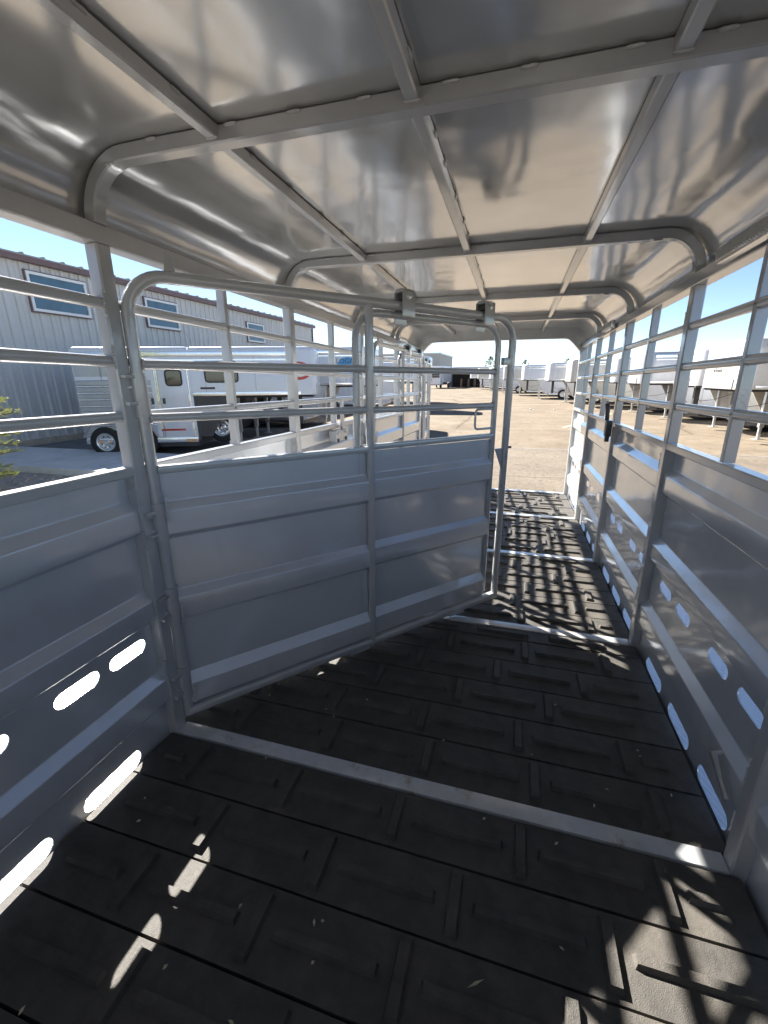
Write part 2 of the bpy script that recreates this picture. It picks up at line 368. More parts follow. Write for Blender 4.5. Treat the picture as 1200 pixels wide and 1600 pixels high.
def roof():
    zt, r = 2.108, 0.19
    xl, xr = -0.05, W+0.05
    prof = [(xl, 1.90), (xl, 1.91)] + arc((xl+r, zt-r), r, 180, 90, 8)
    nx = 44
    prof += [(xl+r+(xr-xl-2*r)*i/nx, zt) for i in range(1, nx)]
    prof += arc((xr-r, zt-r), r, 90, 0, 8) + [(xr, 1.91), (xr, 1.90)]
    rnd = random.Random(5); ph = [[rnd.uniform(0, 6.28) for _ in range(6)] for _ in range(8)]
    for bi in range(7):
        ya, yb = BAYS[bi], BAYS[bi+1]
        ny = 26; mb = MB(); k = len(prof)
        for j in range(ny+1):
            t = j/ny; y = ya+(yb-ya)*t
            for (x, z) in prof:
                e = math.sin(math.pi*t)**0.6 if 0 < t < 1 else 0
                q = max(0, min(1, (x-0.16)/0.1))*max(0, min(1, (W-0.16-x)/0.1))
                seg = abs(math.sin(math.pi*((x-0.45)/0.555)))
                p = ph[bi]
                wv = math.sin(5.3*x+p[0]+2.1*y)*.5 + math.sin(11*x+p[1]-3.2*y)*.3 + math.sin(3.1*y+p[2]+7*x)*.4 + math.sin(17*x+p[3]+2*y)*.12
                mb.v.append((x, y, z + e*q*seg*0.0028*wv - e*q*seg*0.001))
        for j in range(ny):
            for i in range(k-1): mb.f.append((j*k+i, j*k+i+1, (j+1)*k+i+1, (j+1)*k+i))
        o = mb.build('roof_panel', M['paint_roof'], T, angle=80)
    # bows
    pth = []
    a, b, top = -0.013, W+0.013, 2.0852
    R0 = 0.155
    pts = [(a, 1.921), (a, 1.925)] + arc((a+R0, top-R0), R0, 180, 90, 10) + arc((b-R0, top-R0), R0, 90, 0, 10) + [(b, 1.925), (b, 1.921)]
    me = MB().sweep(rr(0.042, 0.045, 0.004, 1), [(x, 0, z) for x, z in pts], up=(0, 1, 0)).mesh('roof_bow', M['paint_tube'])
    wm = MB()
    wm.lathe([(0, -.021), (.0032, -.017), (.0046, -.009), (.0040, -.002), (.0048, .006), (.0042, .013), (.0030, .018), (0, .021)], 'X', (0, 0, 0), 10)
    wme = wm.mesh('weld_bead', M['weld'])
    bows = []
    for i, y in enumerate(BAYS[:-1]):
        o = obj('roof_bow', me, T, (0, y, 0)); bows.append(o)
        if i in (3, 4, 5):
            for x in (0.10, 0.27, 0.5, 0.72, 0.88, 1.1, 1.29, 1.47, 1.66, 1.86):
                obj('weld_bead', wme, o, (x+random.uniform(-.03, .03), -0.024, 2.1 if 0.16 < x < 1.84 else 2.06))
    for i in range(7):
        ya, yb = BAYS[i]+0.0225, BAYS[i+1]-0.0225
        for x in (0.45, 1.003, 1.56):
            # hat-section purlin
            p = [(-0.019, 0.004), (-0.0165, -0.022), (-0.0125, -0.025), (0.0125, -0.025), (0.0165, -0.022), (0.019, 0.004)]
            o = MB().sweep(p, [(x, ya, 2.1), (x, yb, 2.1)], up=(0, 0, 1)).build('roof_purlin', M['paint_tube'], T)
            if 2 <= i <= 4:
                for q in range(5):
                    yq = ya+0.12+(yb-ya-.24)*q/4
                    wo = obj('weld_bead', wme, o, (x+0.019, yq+random.uniform(-.04, .04), 2.1), (0, 0, R(90)))
                for yq in (ya+.004, yb-.004):
                    obj('weld_bead', wme, o, (x, yq, 2.076))
    # seam strip along the curved corner
    for s in (0, 1):
        x = -0.052 if s == 0 else W+0.052
        MB().sweep(rr(0.062, 0.058, 0.004, 1), [(-0.031+s*(W+.062), BAYS[0], 1.8935), (-0.031+s*(W+.062), BAYS[-1]-0.05, 1.8935)], up=(0, 0, 1)).build('top_rail', M['paint_tube'], T)
        xo = -0.07 if s == 0 else W+0.07
        MB().box(xo-0.012, xo+0.008, BAYS[0], BAYS[-1]-.05, 1.872, 1.915).build('drip_flange', M['paint_tube'], T, bev=0.003)
roof()

PROF = [(1.128, 0), (1.08, 0), (1.028, 0), (0.992, .032), (0.95, .032), (0.908, .032), (0.886, 0), (0.81, 0), (0.735, 0), (0.662, 0), (0.625, .032), (0.58, .032), (0.545, .032), (0.525, 0)]
PROF2 = [(0.41, 0), (0.36, 0), (0.30, 0), (0.262, .032), (0.21, .032), (0.165, .032), (0.142, 0), (0.06, 0)]
def soften(pr, r=0.004):
    out = [pr[0]]
    for a, b, c in zip(pr, pr[1:], pr[2:]):
        a, b, c = Vector(a), Vector(b), Vector(c); d0, d1 = (a-b), (c-b)
        if d0.normalized().dot(d1.normalized()) < -0.999: out.append(tuple(b)); continue
        out += [tuple(b+d0.normalized()*min(r, d0.length*.4)), tuple(b+d1.normalized()*min(r, d1.length*.4))]
    return out+[pr[-1]]
PROF = soften(PROF); PROF2 = soften(PROF2)
def hole_row(mb, ya, yb, za, zb, slots, h0, h1, px):
    """planar strip with stadium holes; px(y,z)->point"""
    cells = []; y = ya
    for c, L in sorted(slots):
        a, b = c-L/2-0.018, c+L/2+0.018
        if a > y: cells.append((y, a, None))
        cells.append((a, b, (c, L))); y = b
    cells.append((y, yb, None))
    for a, b, s in cells:
        if s is None:
            n = max(1, int((b-a)/0.08)); 
            for i in range(n):
                p, q = a+(b-a)*i/n, a+(b-a)*(i+1)/n
                mb.add([px(p, za), px(q, za), px(q, zb), px(p, zb)], [(0, 1, 2, 3)])
            continue
        c, L = s; r = (h1-h0)/2; cz = (h0+h1)/2; hl = L/2-r; N = 8
        inner = [(c+hl+r*math.cos(R(-90+180*i/N)), cz+r*math.sin(R(-90+180*i/N))) for i in range(N+1)] + \
                [(c-hl+r*math.cos(R(90+180*i/N)), cz+r*math.sin(R(90+180*i/N))) for i in range(N+1)]
        outer = []
        for (yy, zz) in inner:
            if yy > c+hl: 
                an = math.atan2(zz-cz, yy-c-hl)
                if abs(an) > R(55): outer.append((yy if abs(an) > R(80) else b-(b-c-hl)*0.35, zb if an > 0 else za))
                elif abs(an) > R(35): outer.append((b, zb if an > 0 else za))
                else: outer.append((b, zz))
            elif yy < c-hl:
                an = math.atan2(zz-cz, -(yy-c+hl))
                if abs(an) > R(55): outer.append((yy if abs(an) > R(80) else a+(c-hl-a)*0.35, zb if an > 0 else za))
                elif abs(an) > R(35): outer.append((a, zb if an > 0 else za))
                else: outer.append((a, zz))
            else: outer.append((yy, zb if zz > cz else za))
        n = len(inner); o = len(mb.v)
        mb.v += [tuple(px(*p)) for p in inner] + [tuple(px(*p)) for p in outer]
        for i in range(n):
            j = (i+1) % n; mb.f.append((o+i, o+j, o+n+j, o+n+i))
        # pressed lip of the slot, turned outwards
        o2 = len(mb.v); mb.v += [(px(*p)[0]-0.005, *px(*p)[1:]) for p in inner]
        for i in range(n):
            j = (i+1) % n; mb.f.append((o+i, o2+i, o2+j, o+j))

def wall_panel_mesh(name, ya, yb, slots, low):
    """panel in local coords, inner side +X; flats at x=-0.045"""
    mb = MB(); ny = 14; base = -0.046
    def strip(pr):
        o = len(mb.v); k = len(pr)
        for j in range(ny+1):
            y = ya+(yb-ya)*j/ny
            for z, d in pr: mb.v.append((base+d, y, z))
        for j in range(ny):
            for i in range(k-1): mb.f.append((o+j*k+i, o+(j+1)*k+i, o+(j+1)*k+i+1, o+j*k+i+1))
    strip(PROF); strip(PROF2)
    px = lambda y, z: (base, y, z)
    hole_row(mb, ya, yb, 0.41, 0.525, slots, 0.427, 0.482, px)
    hole_row(mb, ya, yb, -0.06, 0.06, low, -0.02, 0.047, px)
    return mb.mesh(name, M['paint_wall'], angle=34)

post_me = MB().sweep(rr(0.05, 0.056, 0.005, 1), [(-0.025, 0, -0.03), (-0.025, 0, 1.863)], up=(0, 1, 0)).mesh('post', M['paint_post'])
mull_me = MB().sweep(rr(0.042, 0.026, 0.003, 1), [(-0.027, 0, ZD+0.002), (-0.027, 0, 1.863)], up=(0, 1, 0)).mesh('mullion', M['paint_tube'])
def walls():
    for s in (0, 1):
        def place(o, y, yaw=True):
            o.location = (0, y, 0) if s == 0 else (W, y, 0)
            if s: o.rotation_euler = (0, 0, math.pi)
            return o
        for i, y in enumerate(BAYS):
            if i == len(BAYS)-1: continue
            place(obj('post', post_me, T), y)
        for i in range(7):
            ya, yb = BAYS[i], BAYS[i+1]; c = (ya+yb)/2; L = yb-ya-0.052 - (0.03 if i == 6 else 0)
            if i == 6: c -= 0.015
            sgn = 1 if s == 0 else -1
            up = [(sgn*q, 0.165) for q in (-.454, -.214, .146, .386)]
            if s == 0 and i == 2: up = [(q, 0.165) for q in (.483, .277, -.02, -.24, -.47)]
            lo = [(sgn*q, 0.25) for q in (.33, -.03, -.38)]
            pme = wall_panel_mesh('wall_panel', -L/2, L/2, up, lo)
            po = place(obj('wall_panel', pme, T), c); weighted(po)
            for z in ZR:
                m = MB().sweep(rr(0.036, 0.036, 0.014, 4), [(-0.024, -L/2-.001, z), (-0.024, L/2+.001, z)], up=(0, 0, 1))
                place(m.build('rail', M['paint_tube'], T), c)
            m = MB().sweep(rr(0.05, 0.034, 0.004, 1), [(-0.027, -L/2-.001, ZD-0.0175), (-0.027, L/2+.001, ZD-0.0175)], up=(0, 0, 1))
            place(m.build('panel_cap', M['paint_tube'], T), c)
            place(obj('mullion', mull_me, T), c + (0.0 if i else 0))
    # rear frame
    for x in (-0.045, W+0.045):
        MB().sweep(rr(0.09, 0.07, 0.006, 1), [(x, 6.225, -0.08), (x, 6.225, 1.9)], up=(0, 1, 0)).build('rear_post', M['paint_post'], T)
    # rear header with chamfered corners
    hd = MB(); out = [(-0.09, 1.9), (-0.09, 1.98)] + arc((0.10, 2.108-.19), .19, 160, 90, 5) + arc((W-.10, 2.108-.19), .19, 90, 20, 5) + [(W+.09, 1.98), (W+.09, 1.9)]
    inn = [(0.0, 1.80), (0.0, 1.83), (0.04, 1.875), (0.10, 1.94), (0.15, 1.98), (0.2, 1.988), (0.5, 1.99)]
    inn = inn + [(W-x, z) for x, z in inn[::-1]]
    n = min(len(out), len(inn)); 
    for y in (6.19, 6.26):
        for x, z in out: hd.v.append((x, y, z))
        for x, z in inn: hd.v.append((x, y, z))
    no, ni = len(out), len(inn); tot = no+ni
    def ring(off):
        fs = []; i = j = 0
        while i < no-1 or j < ni-1:
            if j == ni-1 or (i < no-1 and (i+1)/(no-1) <= (j+1)/(ni-1)): fs.append((off+i, off+i+1, off+no+j)); i += 1
            else: fs.append((off+i, off+no+j+1, off+no+j)); j += 1
        return fs
    hd.f += ring(0) + ring(tot)
    for j in range(ni-1): hd.f.append((no+j, no+j+1, tot+no+j+1, tot+no+j))
    for i in range(no-1): hd.f.append((i, i+1, tot+i+1, tot+i))
    hd.build('rear_header', M['paint_tube'], T, angle=30)
    # front bulkhead behind the camera
    MB().box(-0.05, W+0.05, BAYS[0]-0.05, BAYS[0]-0.03, -0.05, ZD).build('front_bulkhead', M['paint_wall'], T)
    for z in ZR: MB().sweep(rr(0.036, 0.036, 0.014, 4), [(0.0, BAYS[0]-.04, z), (W, BAYS[0]-.04, z)], up=(0, 0, 1)).build('rail', M['paint_tube'], T)
walls()

def plank_mesh(width, phase, L=2.085):
    mb = MB(); h = 0.04
    mb.frustum(-0.028, -0.028+L, 0.0012, width-0.0012, -h, 0.0, 0.003)
    x = -0.03 + phase - 0.41
    while x < L:
        # short lug along the trailer, long lug across it
        a, b = x-0.02, x+0.02
        if a > 0.03 and b < 1.97 and width > 0.15: mb.frustum(a, b, width/2-0.082, width/2+0.082, -0.001, 0.018, 0.006)
        a, b = x+0.055, x+0.355
        a, b = max(a, 0.04), min(b, 1.97)
        if b-a > 0.06: mb.frustum(a, b, width/2-0.017, width/2+0.017, -0.001, 0.016, 0.006)
        x += 0.41
    return mb.mesh('rubber_plank', M['rubber'], angle=40)
def floor():
    fl = MB().box(-0.03, W+0.03, BAYS[0], BAYS[-1]+.03, -0.06, -0.042).build('floor', M['under'], T)
    ph = {2: [.18, .30, .02, .22, .03, .20], 3: [.24, .18, .32, .10, .27, .05]}
    rnd = random.Random(11); cache = {}
    for i in range(7):
        ya = BAYS[i]+0.033; yb = BAYS[i+1]-0.033; n = 0
        if i == 2: # planks measured back from the crossbar
            edges = [yb-0.207*k for k in range(6)][::-1]; edges[0] = ya
        else:
            edges = [ya+0.2145*k for k in range(6)] + [yb]
        for k in range(len(edges)-1):
            wd = edges[k+1]-edges[k]
            if wd < 0.03: continue
            p = {2: [.2, .05, .3, .0, .185][k % 5], 3: [.24, .18, .315, .08, .22, .3][k], 4: [.20, .15, .25, .05, .16, .3][k % 6]}.get(i, rnd.uniform(0, .41))
            key = (round(wd, 3), round(p, 2))
            if key not in cache: cache[key] = plank_mesh(wd, p+0.03)
            o = obj('rubber_plank', cache[key], fl, (0, edges[k], rnd.uniform(-.003, .001)))
            o.rotation_euler = (R(rnd.uniform(-.25, .25)), R(rnd.uniform(-.05, .05)), 0)
    for i in range(1, 7):
        MB().box(0.002, W-0.002, BAYS[i]-0.031, BAYS[i]+0.031, -0.05, 0.006).build('floor_crossbar', M['crossbar'], T, bev=0.004)
    MB().box(0.002, W-0.002, BAYS[-1]-0.031, BAYS[-1]+0.05, -0.09, 0.006).build('rear_sill', M['crossbar'], T, bev=0.004)
    # frame rails and running boards outside
    for s in (0, 1):
        x0 = -0.88 if s == 0 else W+0.055; x1 = -0.055 if s == 0 else W+0.88
        MB().box(x0, x1, -0.35, 6.1, -0.075, -0.05).build('running_board', M['diamond'], T, bev=0.004)
        MB().box(0.2 if s == 0 else W-.28, 0.28 if s == 0 else W-.2, BAYS[0]-.8, BAYS[-1], -0.2, -0.065).build('chassis_beam', M['paint_tube'], T)
    wheel_parts(T, [(-0.2, -0.85), (-0.2, -1.75), (W+0.2, -0.85), (W+0.2, -1.75)], z=0.37-H0)

def wheel_meshes():
    r = 0.375; w2 = 0.11
    ty = MB().lathe([(0.22, -w2*.8), (0.25, -w2), (r-.05, -w2), (r-.012, -w2*.82), (r, -w2*.5), (r, w2*.5), (r-.012, w2*.82), (r-.05, w2), (0.25, w2), (0.22, w2*.8)], 'Y', n=32).mesh('tyre', M['tyre'])
    ri = MB().lathe([(0.0, -0.075), (0.04, -0.08), (0.055, -0.07), (0.06, -0.045), (0.1, -0.03), (0.15, -0.05), (0.185, -0.045), (0.2, -0.085), (0.222, -0.095), (0.222, 0.095), (0.0, 0.09)], 'Y', n=32)
    for k in range(8):
        a = k*math.pi/4; ri.lathe([(0.0, -.075), (0.010, -.074), (0.011, -.045)], 'Y', (0.082*math.cos(a), 0, 0.082*math.sin(a)), 6)
    rim = ri.mesh('rim', M['rim'])
    hl = MB()
    for k in range(8):
        a = (k+.5)*math.pi/4; hl.lathe([(0.0, -.056), (0.021, -.054), (0.021, -.045)], 'Y', (0.135*math.cos(a), 0, 0.135*math.sin(a)), 8)
    return ty, rim, hl.mesh('hand_hole', M['dark'])
TYRE, RIM, HOLES = wheel_meshes()
def wheel_parts(root, spots, z=0.375, outward=None):
    for x, y in spots:
        o = obj('wheel', TYRE, root, (x, y, z)); obj('rim', RIM, o); obj('hand_hole', HOLES, o)
floor()

def fittings():
    # lamp bars on the right top rail
    for y, L in ((1.80, 0.66), (4.30, 0.36)):
        h = MB().box(W-0.045, W-0.012, y-L/2, y+L/2, 1.872, 1.932).build('lamp_bar', M['trim'], T, bev=0.005)
        mb = MB(); n = int(L/0.02)
        for i in range(n):
            a = y-L/2+0.012+(L-.024)*i/n; b = y-L/2+0.012+(L-.024)*(i+1)/n
            mb.add([(W-.0455, a, 1.88), (W-.0455, b, 1.88), (W-.0455, b, 1.926), (W-.0455, a, 1.926), (W-.056, (a+b)/2, 1.886), (W-.056, (a+b)/2, 1.92)],
                   [(0, 4, 5, 3), (1, 2, 5, 4), (0, 1, 4), (3, 5, 2)])
        mb.build('lamp_lens', M['lens'], h, smooth=False)
    # slam latch on the right wall
    y = 3.76
    lt = MB().box(W-0.055, W-0.012, y-.07, y+.005, 1.05, 1.17).build('latch_body', M['black'], T, bev=0.008)
    MB().sweep(rr(0.026, 0.03, 0.008, 2), [(W-0.04, y+.02, 1.17), (W-0.045, y+.01, 1.24), (W-0.05, y+.03, 1.29)], up=(1, 0, 0)).build('latch_lever', M['black'], lt)
    MB().box(W-.05, W-.02, y-.055, y-.02, 1.01, 1.052).build('latch_pin', M['black'], lt, bev=0.005)
    # catch box and handle on the left wall
    cb = MB().box(-0.012, 0.045, 3.0, 3.22, 1.03, 1.11).build('catch_box', M['paint_tube'], T, bev=0.006)
    for yb in (3.03, 3.19):
        MB().lathe([(0, .058), (.012, .058), (.014, .05), (.014, .045)], 'X', (-0.004, yb, 1.04), 8).build('bolt', M['black'], cb)
        MB().lathe([(0, .066), (.008, .066), (.009, .05)], 'X', (-0.01, yb, 1.09), 8).build('bolt', M['zinc'], cb)
    MB().box(0.01, 0.03, 3.17, 3.21, 1.11, 1.32).build('catch_lever', M['paint_tube'], cb, bev=0.004)
    # hinge keeper low on the right wall, pin holes
    kp = MB().sweep(rr(0.012, 0.012, 0.004, 2), [(W+0.015, 1.43, 0.255), (W-0.012, 1.425, 0.25), (W-0.018, 1.35, 0.22), (W-0.014, 1.30, 0.19)], up=(0, 0, 1)).build('gate_keeper', M['zinc'], T)
    for z in (1.42, 0.93, 0.58, 0.21):
        hb = MB(); 
        for dz in (-0.045, 0.045): hb.box(-0.028, 0.02, 1.225, 1.285, z+dz-.006, z+dz+.006)
        hb.build('hinge_bracket', M['paint_post'], T, bev=0.002)
    # weld lines at the posts
    wm = MB()
    for i in range(9): wm.lathe([(0, -.006), (.0055, -.003), (.006, 0), (.0055, .003), (0, .006)], 'Z', (random.uniform(-.001, .001), 0, i*0.0085), 6)
    wme = wm.mesh('weld_bead', M['weld'])
    posts = [o for o in T.children if o.name.split('.')[0] == 'post']
    for o in posts:
        if abs(o.location.y-1.243) < .01 or abs(o.location.y-2.497) < .01:
            for z in (0.08, 0.3, 0.56, 0.82, 1.02, 1.66, 1.49):
                obj('weld_bead', wme, o, (-0.004, -0.029, z+random.uniform(-.03, .03)))
fittings()

# floor litter
def litter():
    mb = MB(); rnd = random.Random(4)
    for i in range(46):
        x, y = rnd.uniform(.1, 1.95), rnd.uniform(.35, 2.3); a = rnd.uniform(0, 3.1); L = rnd.choice([.006, .008, .01, .025]); wd = .003 if L > .02 else .004
        c, s = math.cos(a), math.sin(a); z = 0.0005
        pts = [(x+c*L, y+s*L, z), (x-s*wd, y+c*wd, z+.003), (x-c*L, y-s*L, z), (x+s*wd, y-c*wd, z), (x, y, z+.006)]
        mb.add(pts, [(0, 1, 4), (1, 2, 4), (2, 3, 4), (3, 0, 4)])
    o = mb.build('floor_litter', M['straw'], None, smooth=False); o.matrix_world = TR
    tag(o, 'scattered bits of straw and chips on the black rubber floor', 'litter', kind='stuff')
litter()

# ------------------------------------------------------------------ swinging gates
GP = [(1.118, 0), (1.06, 0), (1.003, 0), (0.972, .026), (0.92, .026), (0.876, .026), (0.855, 0), (0.74, 0), (0.632, 0), (0.60, .026), (0.555, .026), (0.512, .026), (0.49, 0), (0.36, 0), (0.238, 0), (0.189, .026), (0.14, .026), (0.095, .026), (0.078, 0), (0.068, 0)]
GP = soften(GP, .0035)
def rib_panel(s0, s1, y0, n=12):
    mb = MB(); k = len(GP)
    for j in range(n+1):
        s = s0+(s1-s0)*j/n
        for z, d in GP: mb.v.append((s, y0-d, z))
    for j in range(n):
        for i in range(k-1): mb.f.append((j*k+i, (j+1)*k+i, (j+1)*k+i+1, j*k+i+1))
    return mb
def make_gate():
    g = thing('divider_gate', None, None)
    r, rc = 0.0215, 0.13; s1, zt, zb = 1.975, 1.795, 0.062
    path = [(0.022, 0, zb-.02), (0.022, 0, zt-rc)] + [(x, 0, z) for x, z in arc((0.022+rc, zt-rc), rc, 180, 90, 9)[1:]] + \
           [(x, 0, z) for x, z in arc((s1-rc, zt-rc), rc, 90, 0, 9)] + [(s1, 0, zb-.02)]
    MB().tube(path, r, 14).build('gate_frame', M['paint_tube'], g)
    MB().sweep(rr(0.045, 0.042, 0.012, 3), [(0.022, 0, zb-.005), (s1, 0, zb-.005)], up=(0, 0, 1)).build('bottom_rail', M['paint_tube'], g)
    MB().tube([(0.985, -0.004, zb), (0.985, -0.004, zt-.01)], 0.020, 12).build('middle_stile', M['paint_tube'], g)
    for z in (1.507, 1.322):
        MB().tube([(0.04, 0, z), (0.97, 0, z)], 0.0165, 12).build('rail', M['paint_tube'], g)
    MB().sweep(rr(0.04, 0.03, 0.006, 2), [(0.04, 0.0, 1.133), (0.967, 0.0, 1.133)], up=(0, 0, 1)).build('panel_cap', M['paint_tube'], g)
    po = rib_panel(0.04, 0.968, 0.012).build('panel', M['paint_wall'], g, angle=34); weighted(po)
    for z in (1.40, 0.93, 0.58, 0.21):
        h = MB().lathe([(.0225, -.075), (.0272, -.075), (.0272, .075), (.0225, .075)], 'Z', (0.022, 0, z), 16).build('hinge_sleeve', M['paint_post'], g)
        MB().box(-.03, .0, -.02, .012, z-.035, z-.023).box(-.03, .0, -.02, .012, z+.023, z+.035).build('hinge_ear', M['paint_post'], h, bev=0.002)
    # small weld tags and gusset beside the hinge stile
    for z0, z1 in ((.93, 1.03), (.5, .58), (.1, .18)):
        MB().box(0.045, 0.055, -0.028, -0.022, z0, z1).build('gusset', M['weld'], g, bev=0.001)
    MB().add([(0.15, -.004, zt+.015), (0.19, -.004, zt+.015), (0.172, -.004, zt+.085), (0.164, -.004, zt+.085), (0.15, .004, zt+.015), (0.19, .004, zt+.015), (0.172, .004, zt+.085), (0.164, .004, zt+.085)],
             [(0, 1, 2, 3), (4, 7, 6, 5), (0, 4, 5, 1), (1, 5, 6, 2), (2, 6, 7, 3), (3, 7, 4, 0)]).build('stop_tab', M['paint_tube'], g)
    # end post brackets
    MB().box(1.90, 1.972, -0.012, 0.012, 1.545, 1.585).build('latch_bracket', M['paint_tube'], g, bev=0.003)
    b2 = MB().add([(1.885, -.003, 1.06), (1.972, -.003, 1.06), (1.972, -.003, 0.93), (1.955, -.003, 0.93), (1.885, .003, 1.06), (1.972, .003, 1.06), (1.972, .003, 0.93), (1.955, .003, .93)],
             [(0, 1, 2, 3), (4, 7, 6, 5), (0, 4, 5, 1), (1, 5, 6, 2), (2, 6, 7, 3), (3, 7, 4, 0)]).build('gusset', M['paint_tube'], g)
    MB().lathe([(0, .055), (.007, .055), (.008, .018)], 'X', (s1, 0, 1.06), 8).build('latch_pin', M['black'], g)
    for s in (0.9, 1.62):
        MB().box(s-.06, s+.06, -.016, .016, 0.022, 0.036).build('bottom_guide', M['paint_tube'], g, bev=0.003)
    # weld rings where the rails meet the stiles
    ring = MB().lathe([(.0165, -.004), (.0205, -.0015), (.0205, .002), (.0165, .005)], 'X', n=12).mesh('weld_ring', M['weld'])
    for z in (1.507, 1.322):
        for sx in (.045, .964): obj('weld_ring', ring, g, (sx, 0, z))
    # sliding half
    sg = thing('slide_gate', None, None); sg.parent = g
    yo = 0.028; st = 1.757; sr = 1.888; rc = 0.12
    path = [(0.93, yo, 0.1), (0.93, yo, st-rc)] + [(x, yo, z) for x, z in arc((0.93+rc, st-rc), rc, 180, 90, 7)[1:]] + [(x, yo, z) for x, z in arc((sr-rc, st-rc), rc, 90, 0, 9)] + [(sr, yo, 0.1)]
    MB().tube(path, 0.017, 12).build('slide_frame', M['paint_tube'], sg)
    for z in (1.507, 1.318):
        MB().tube([(0.945, yo, z), (sr-.012, yo, z)], 0.0155, 12).build('rail', M['paint_tube'], sg)
    MB().sweep(rr(0.034, 0.03, 0.006, 2), [(0.945, yo, 1.138), (sr-.012, yo, 1.138)], up=(0, 0, 1)).build('panel_cap', M['paint_tube'], sg)
    MB().sweep(rr(0.034, 0.03, 0.006, 2), [(0.945, yo, 0.095), (sr-.012, yo, 0.095)], up=(0, 0, 1)).build('slide_foot', M['paint_tube'], sg)
    po = rib_panel(0.945, sr-.012, yo+.006).build('panel', M['paint_wall'], sg, angle=34); weighted(po)
    for z in (1.507, 1.318):
        for sx in (.951, sr-.018): obj('weld_ring', ring, sg, (sx, yo, z))
    h0, h1, v0, v1 = 1.722, sr-.012, 1.185, 1.298
    MB().tube([(h1, yo-.004, v1), (h0+.02, yo-.01, v1), (h0+.006, yo-.01, v1-.006), (h0, yo-.01, v1-.02), (h0, yo-.01, v0+.02), (h0+.006, yo-.01, v0+.006), (h0+.02, yo-.01, v0), (h1, yo-.004, v0)], 0.0065, 10).build('handle', M['paint_tube'], sg)
    for s in (1.19, 1.735):
        br = MB(); hw = 0.037; z0, z1 = zt-.05, zt+.072
        # folded hanger: front plate, top with shoulder, back plate
        br.box(s-hw, s+hw, -.036, -.031, z0, z1-.012)
        br.box(s-hw, s+hw, .031, .036, z0-.03, z1-.012)
        br.add([(s-hw, -.036, z1-.012), (s+hw, -.036, z1-.012), (s+hw, -.018, z1), (s-hw, -.018, z1), (s-hw, .018, z1), (s+hw, .018, z1), (s+hw, .036, z1-.012), (s-hw, .036, z1-.012),
                (s-hw, -.031, z1-.016), (s+hw, -.031, z1-.016), (s+hw, .031, z1-.016), (s-hw, .031, z1-.016)],
               [(0, 1, 2, 3), (3, 2, 5, 4), (4, 5, 6, 7), (8, 11, 10, 9), (0, 3, 4, 7, 11, 8), (1, 9, 10, 6, 5, 2)])
        bo = br.build('roller_hanger', M['paint_tube'], sg, bev=0.002)
        # parts below the slide gate would be a fourth level: wheel and bolt belong to the sliding half
        MB().lathe([(0, -.02), (.028, -.02), (.024, 0), (.028, .02), (0, .02)], 'Y', (s, 0, zt+.043), 16).build('roller', M['black'], sg)
        MB().lathe([(0.004, -.046), (.006, -.046), (.012, -.045), (.013, -.036), (0, -.036)], 'Y', (s, 0, zt+.04), 10).build('hanger_bolt', M['zinc'], sg)
        MB().lathe([(0.0, -.038), (0.017, -.038), (0.017, -.0355)], 'Y', (s, 0, zt+.04), 14).build('washer', M['zinc'], sg)
    return g
def gate_matrix(x, y, ang): return TR @ Matrix.Translation((x, y, 0)) @ Matrix.Rotation(R(ang), 4, 'Z')
g1 = make_gate(); g1.matrix_world = gate_matrix(-0.006, 1.272, 50.41)
tag(g1, 'half-open grey divider gate with ribbed panels and sliding half, nearest the camera', 'gate', 'swinging gates of the trailer')
g2 = copy_tree(g1); g2.matrix_world = gate_matrix(0.07, 3.80, 88.2)
tag(g2, 'grey divider gate with hanger rollers folded back against the left wall', 'gate', 'swinging gates of the trailer')
g3 = copy_tree(g1); g3.matrix_world = gate_matrix(-0.06, 6.33, 95.5)
tag(g3, 'open grey rear gate standing outside past the trailer end', 'gate', 'swinging gates of the trailer')

# ------------------------------------------------------------------ parked horse and stock trailers
def rounded_box(x0, x1, y0, y1, z0, z1, top=0.12, front=0.0, side_top=True, name='body', m=None):
    bm = bmesh.new(); bmesh.ops.create_cube(bm, size=1.0)
    for v in bm.verts: v.co = Vector(((x0+x1)/2+v.co.x*(x1-x0), (y0+y1)/2+v.co.y*(y1-y0), (z0+z1)/2+v.co.z*(z1-z0)))
    bm.edges.ensure_lookup_table()
    if front:
        es = [e for e in bm.edges if all(abs(v.co.x-x1) < 1e-4 for v in e.verts) and abs(e.verts[0].co.z-e.verts[1].co.z) > 0.1]
        bmesh.ops.bevel(bm, geom=es, offset=front, segments=5, profile=0.5, affect='EDGES')
    if top:
        es = [e for e in bm.edges if all(abs(v.co.z-z1) < 1e-4 for v in e.verts) and len(e.link_faces) == 2 and e.calc_face_angle(0) > 0.5]
        bmesh.ops.bevel(bm, geom=es, offset=top, segments=4, profile=0.5, affect='EDGES', clamp_overlap=True)
    me = bpy.data.meshes.new(name); bm.to_mesh(me); bm.free(); me.materials.append(m)
    me.polygons.foreach_set('use_smooth', [True]*len(me.polygons)); me.set_sharp_from_angle(angle=R(32)); return me

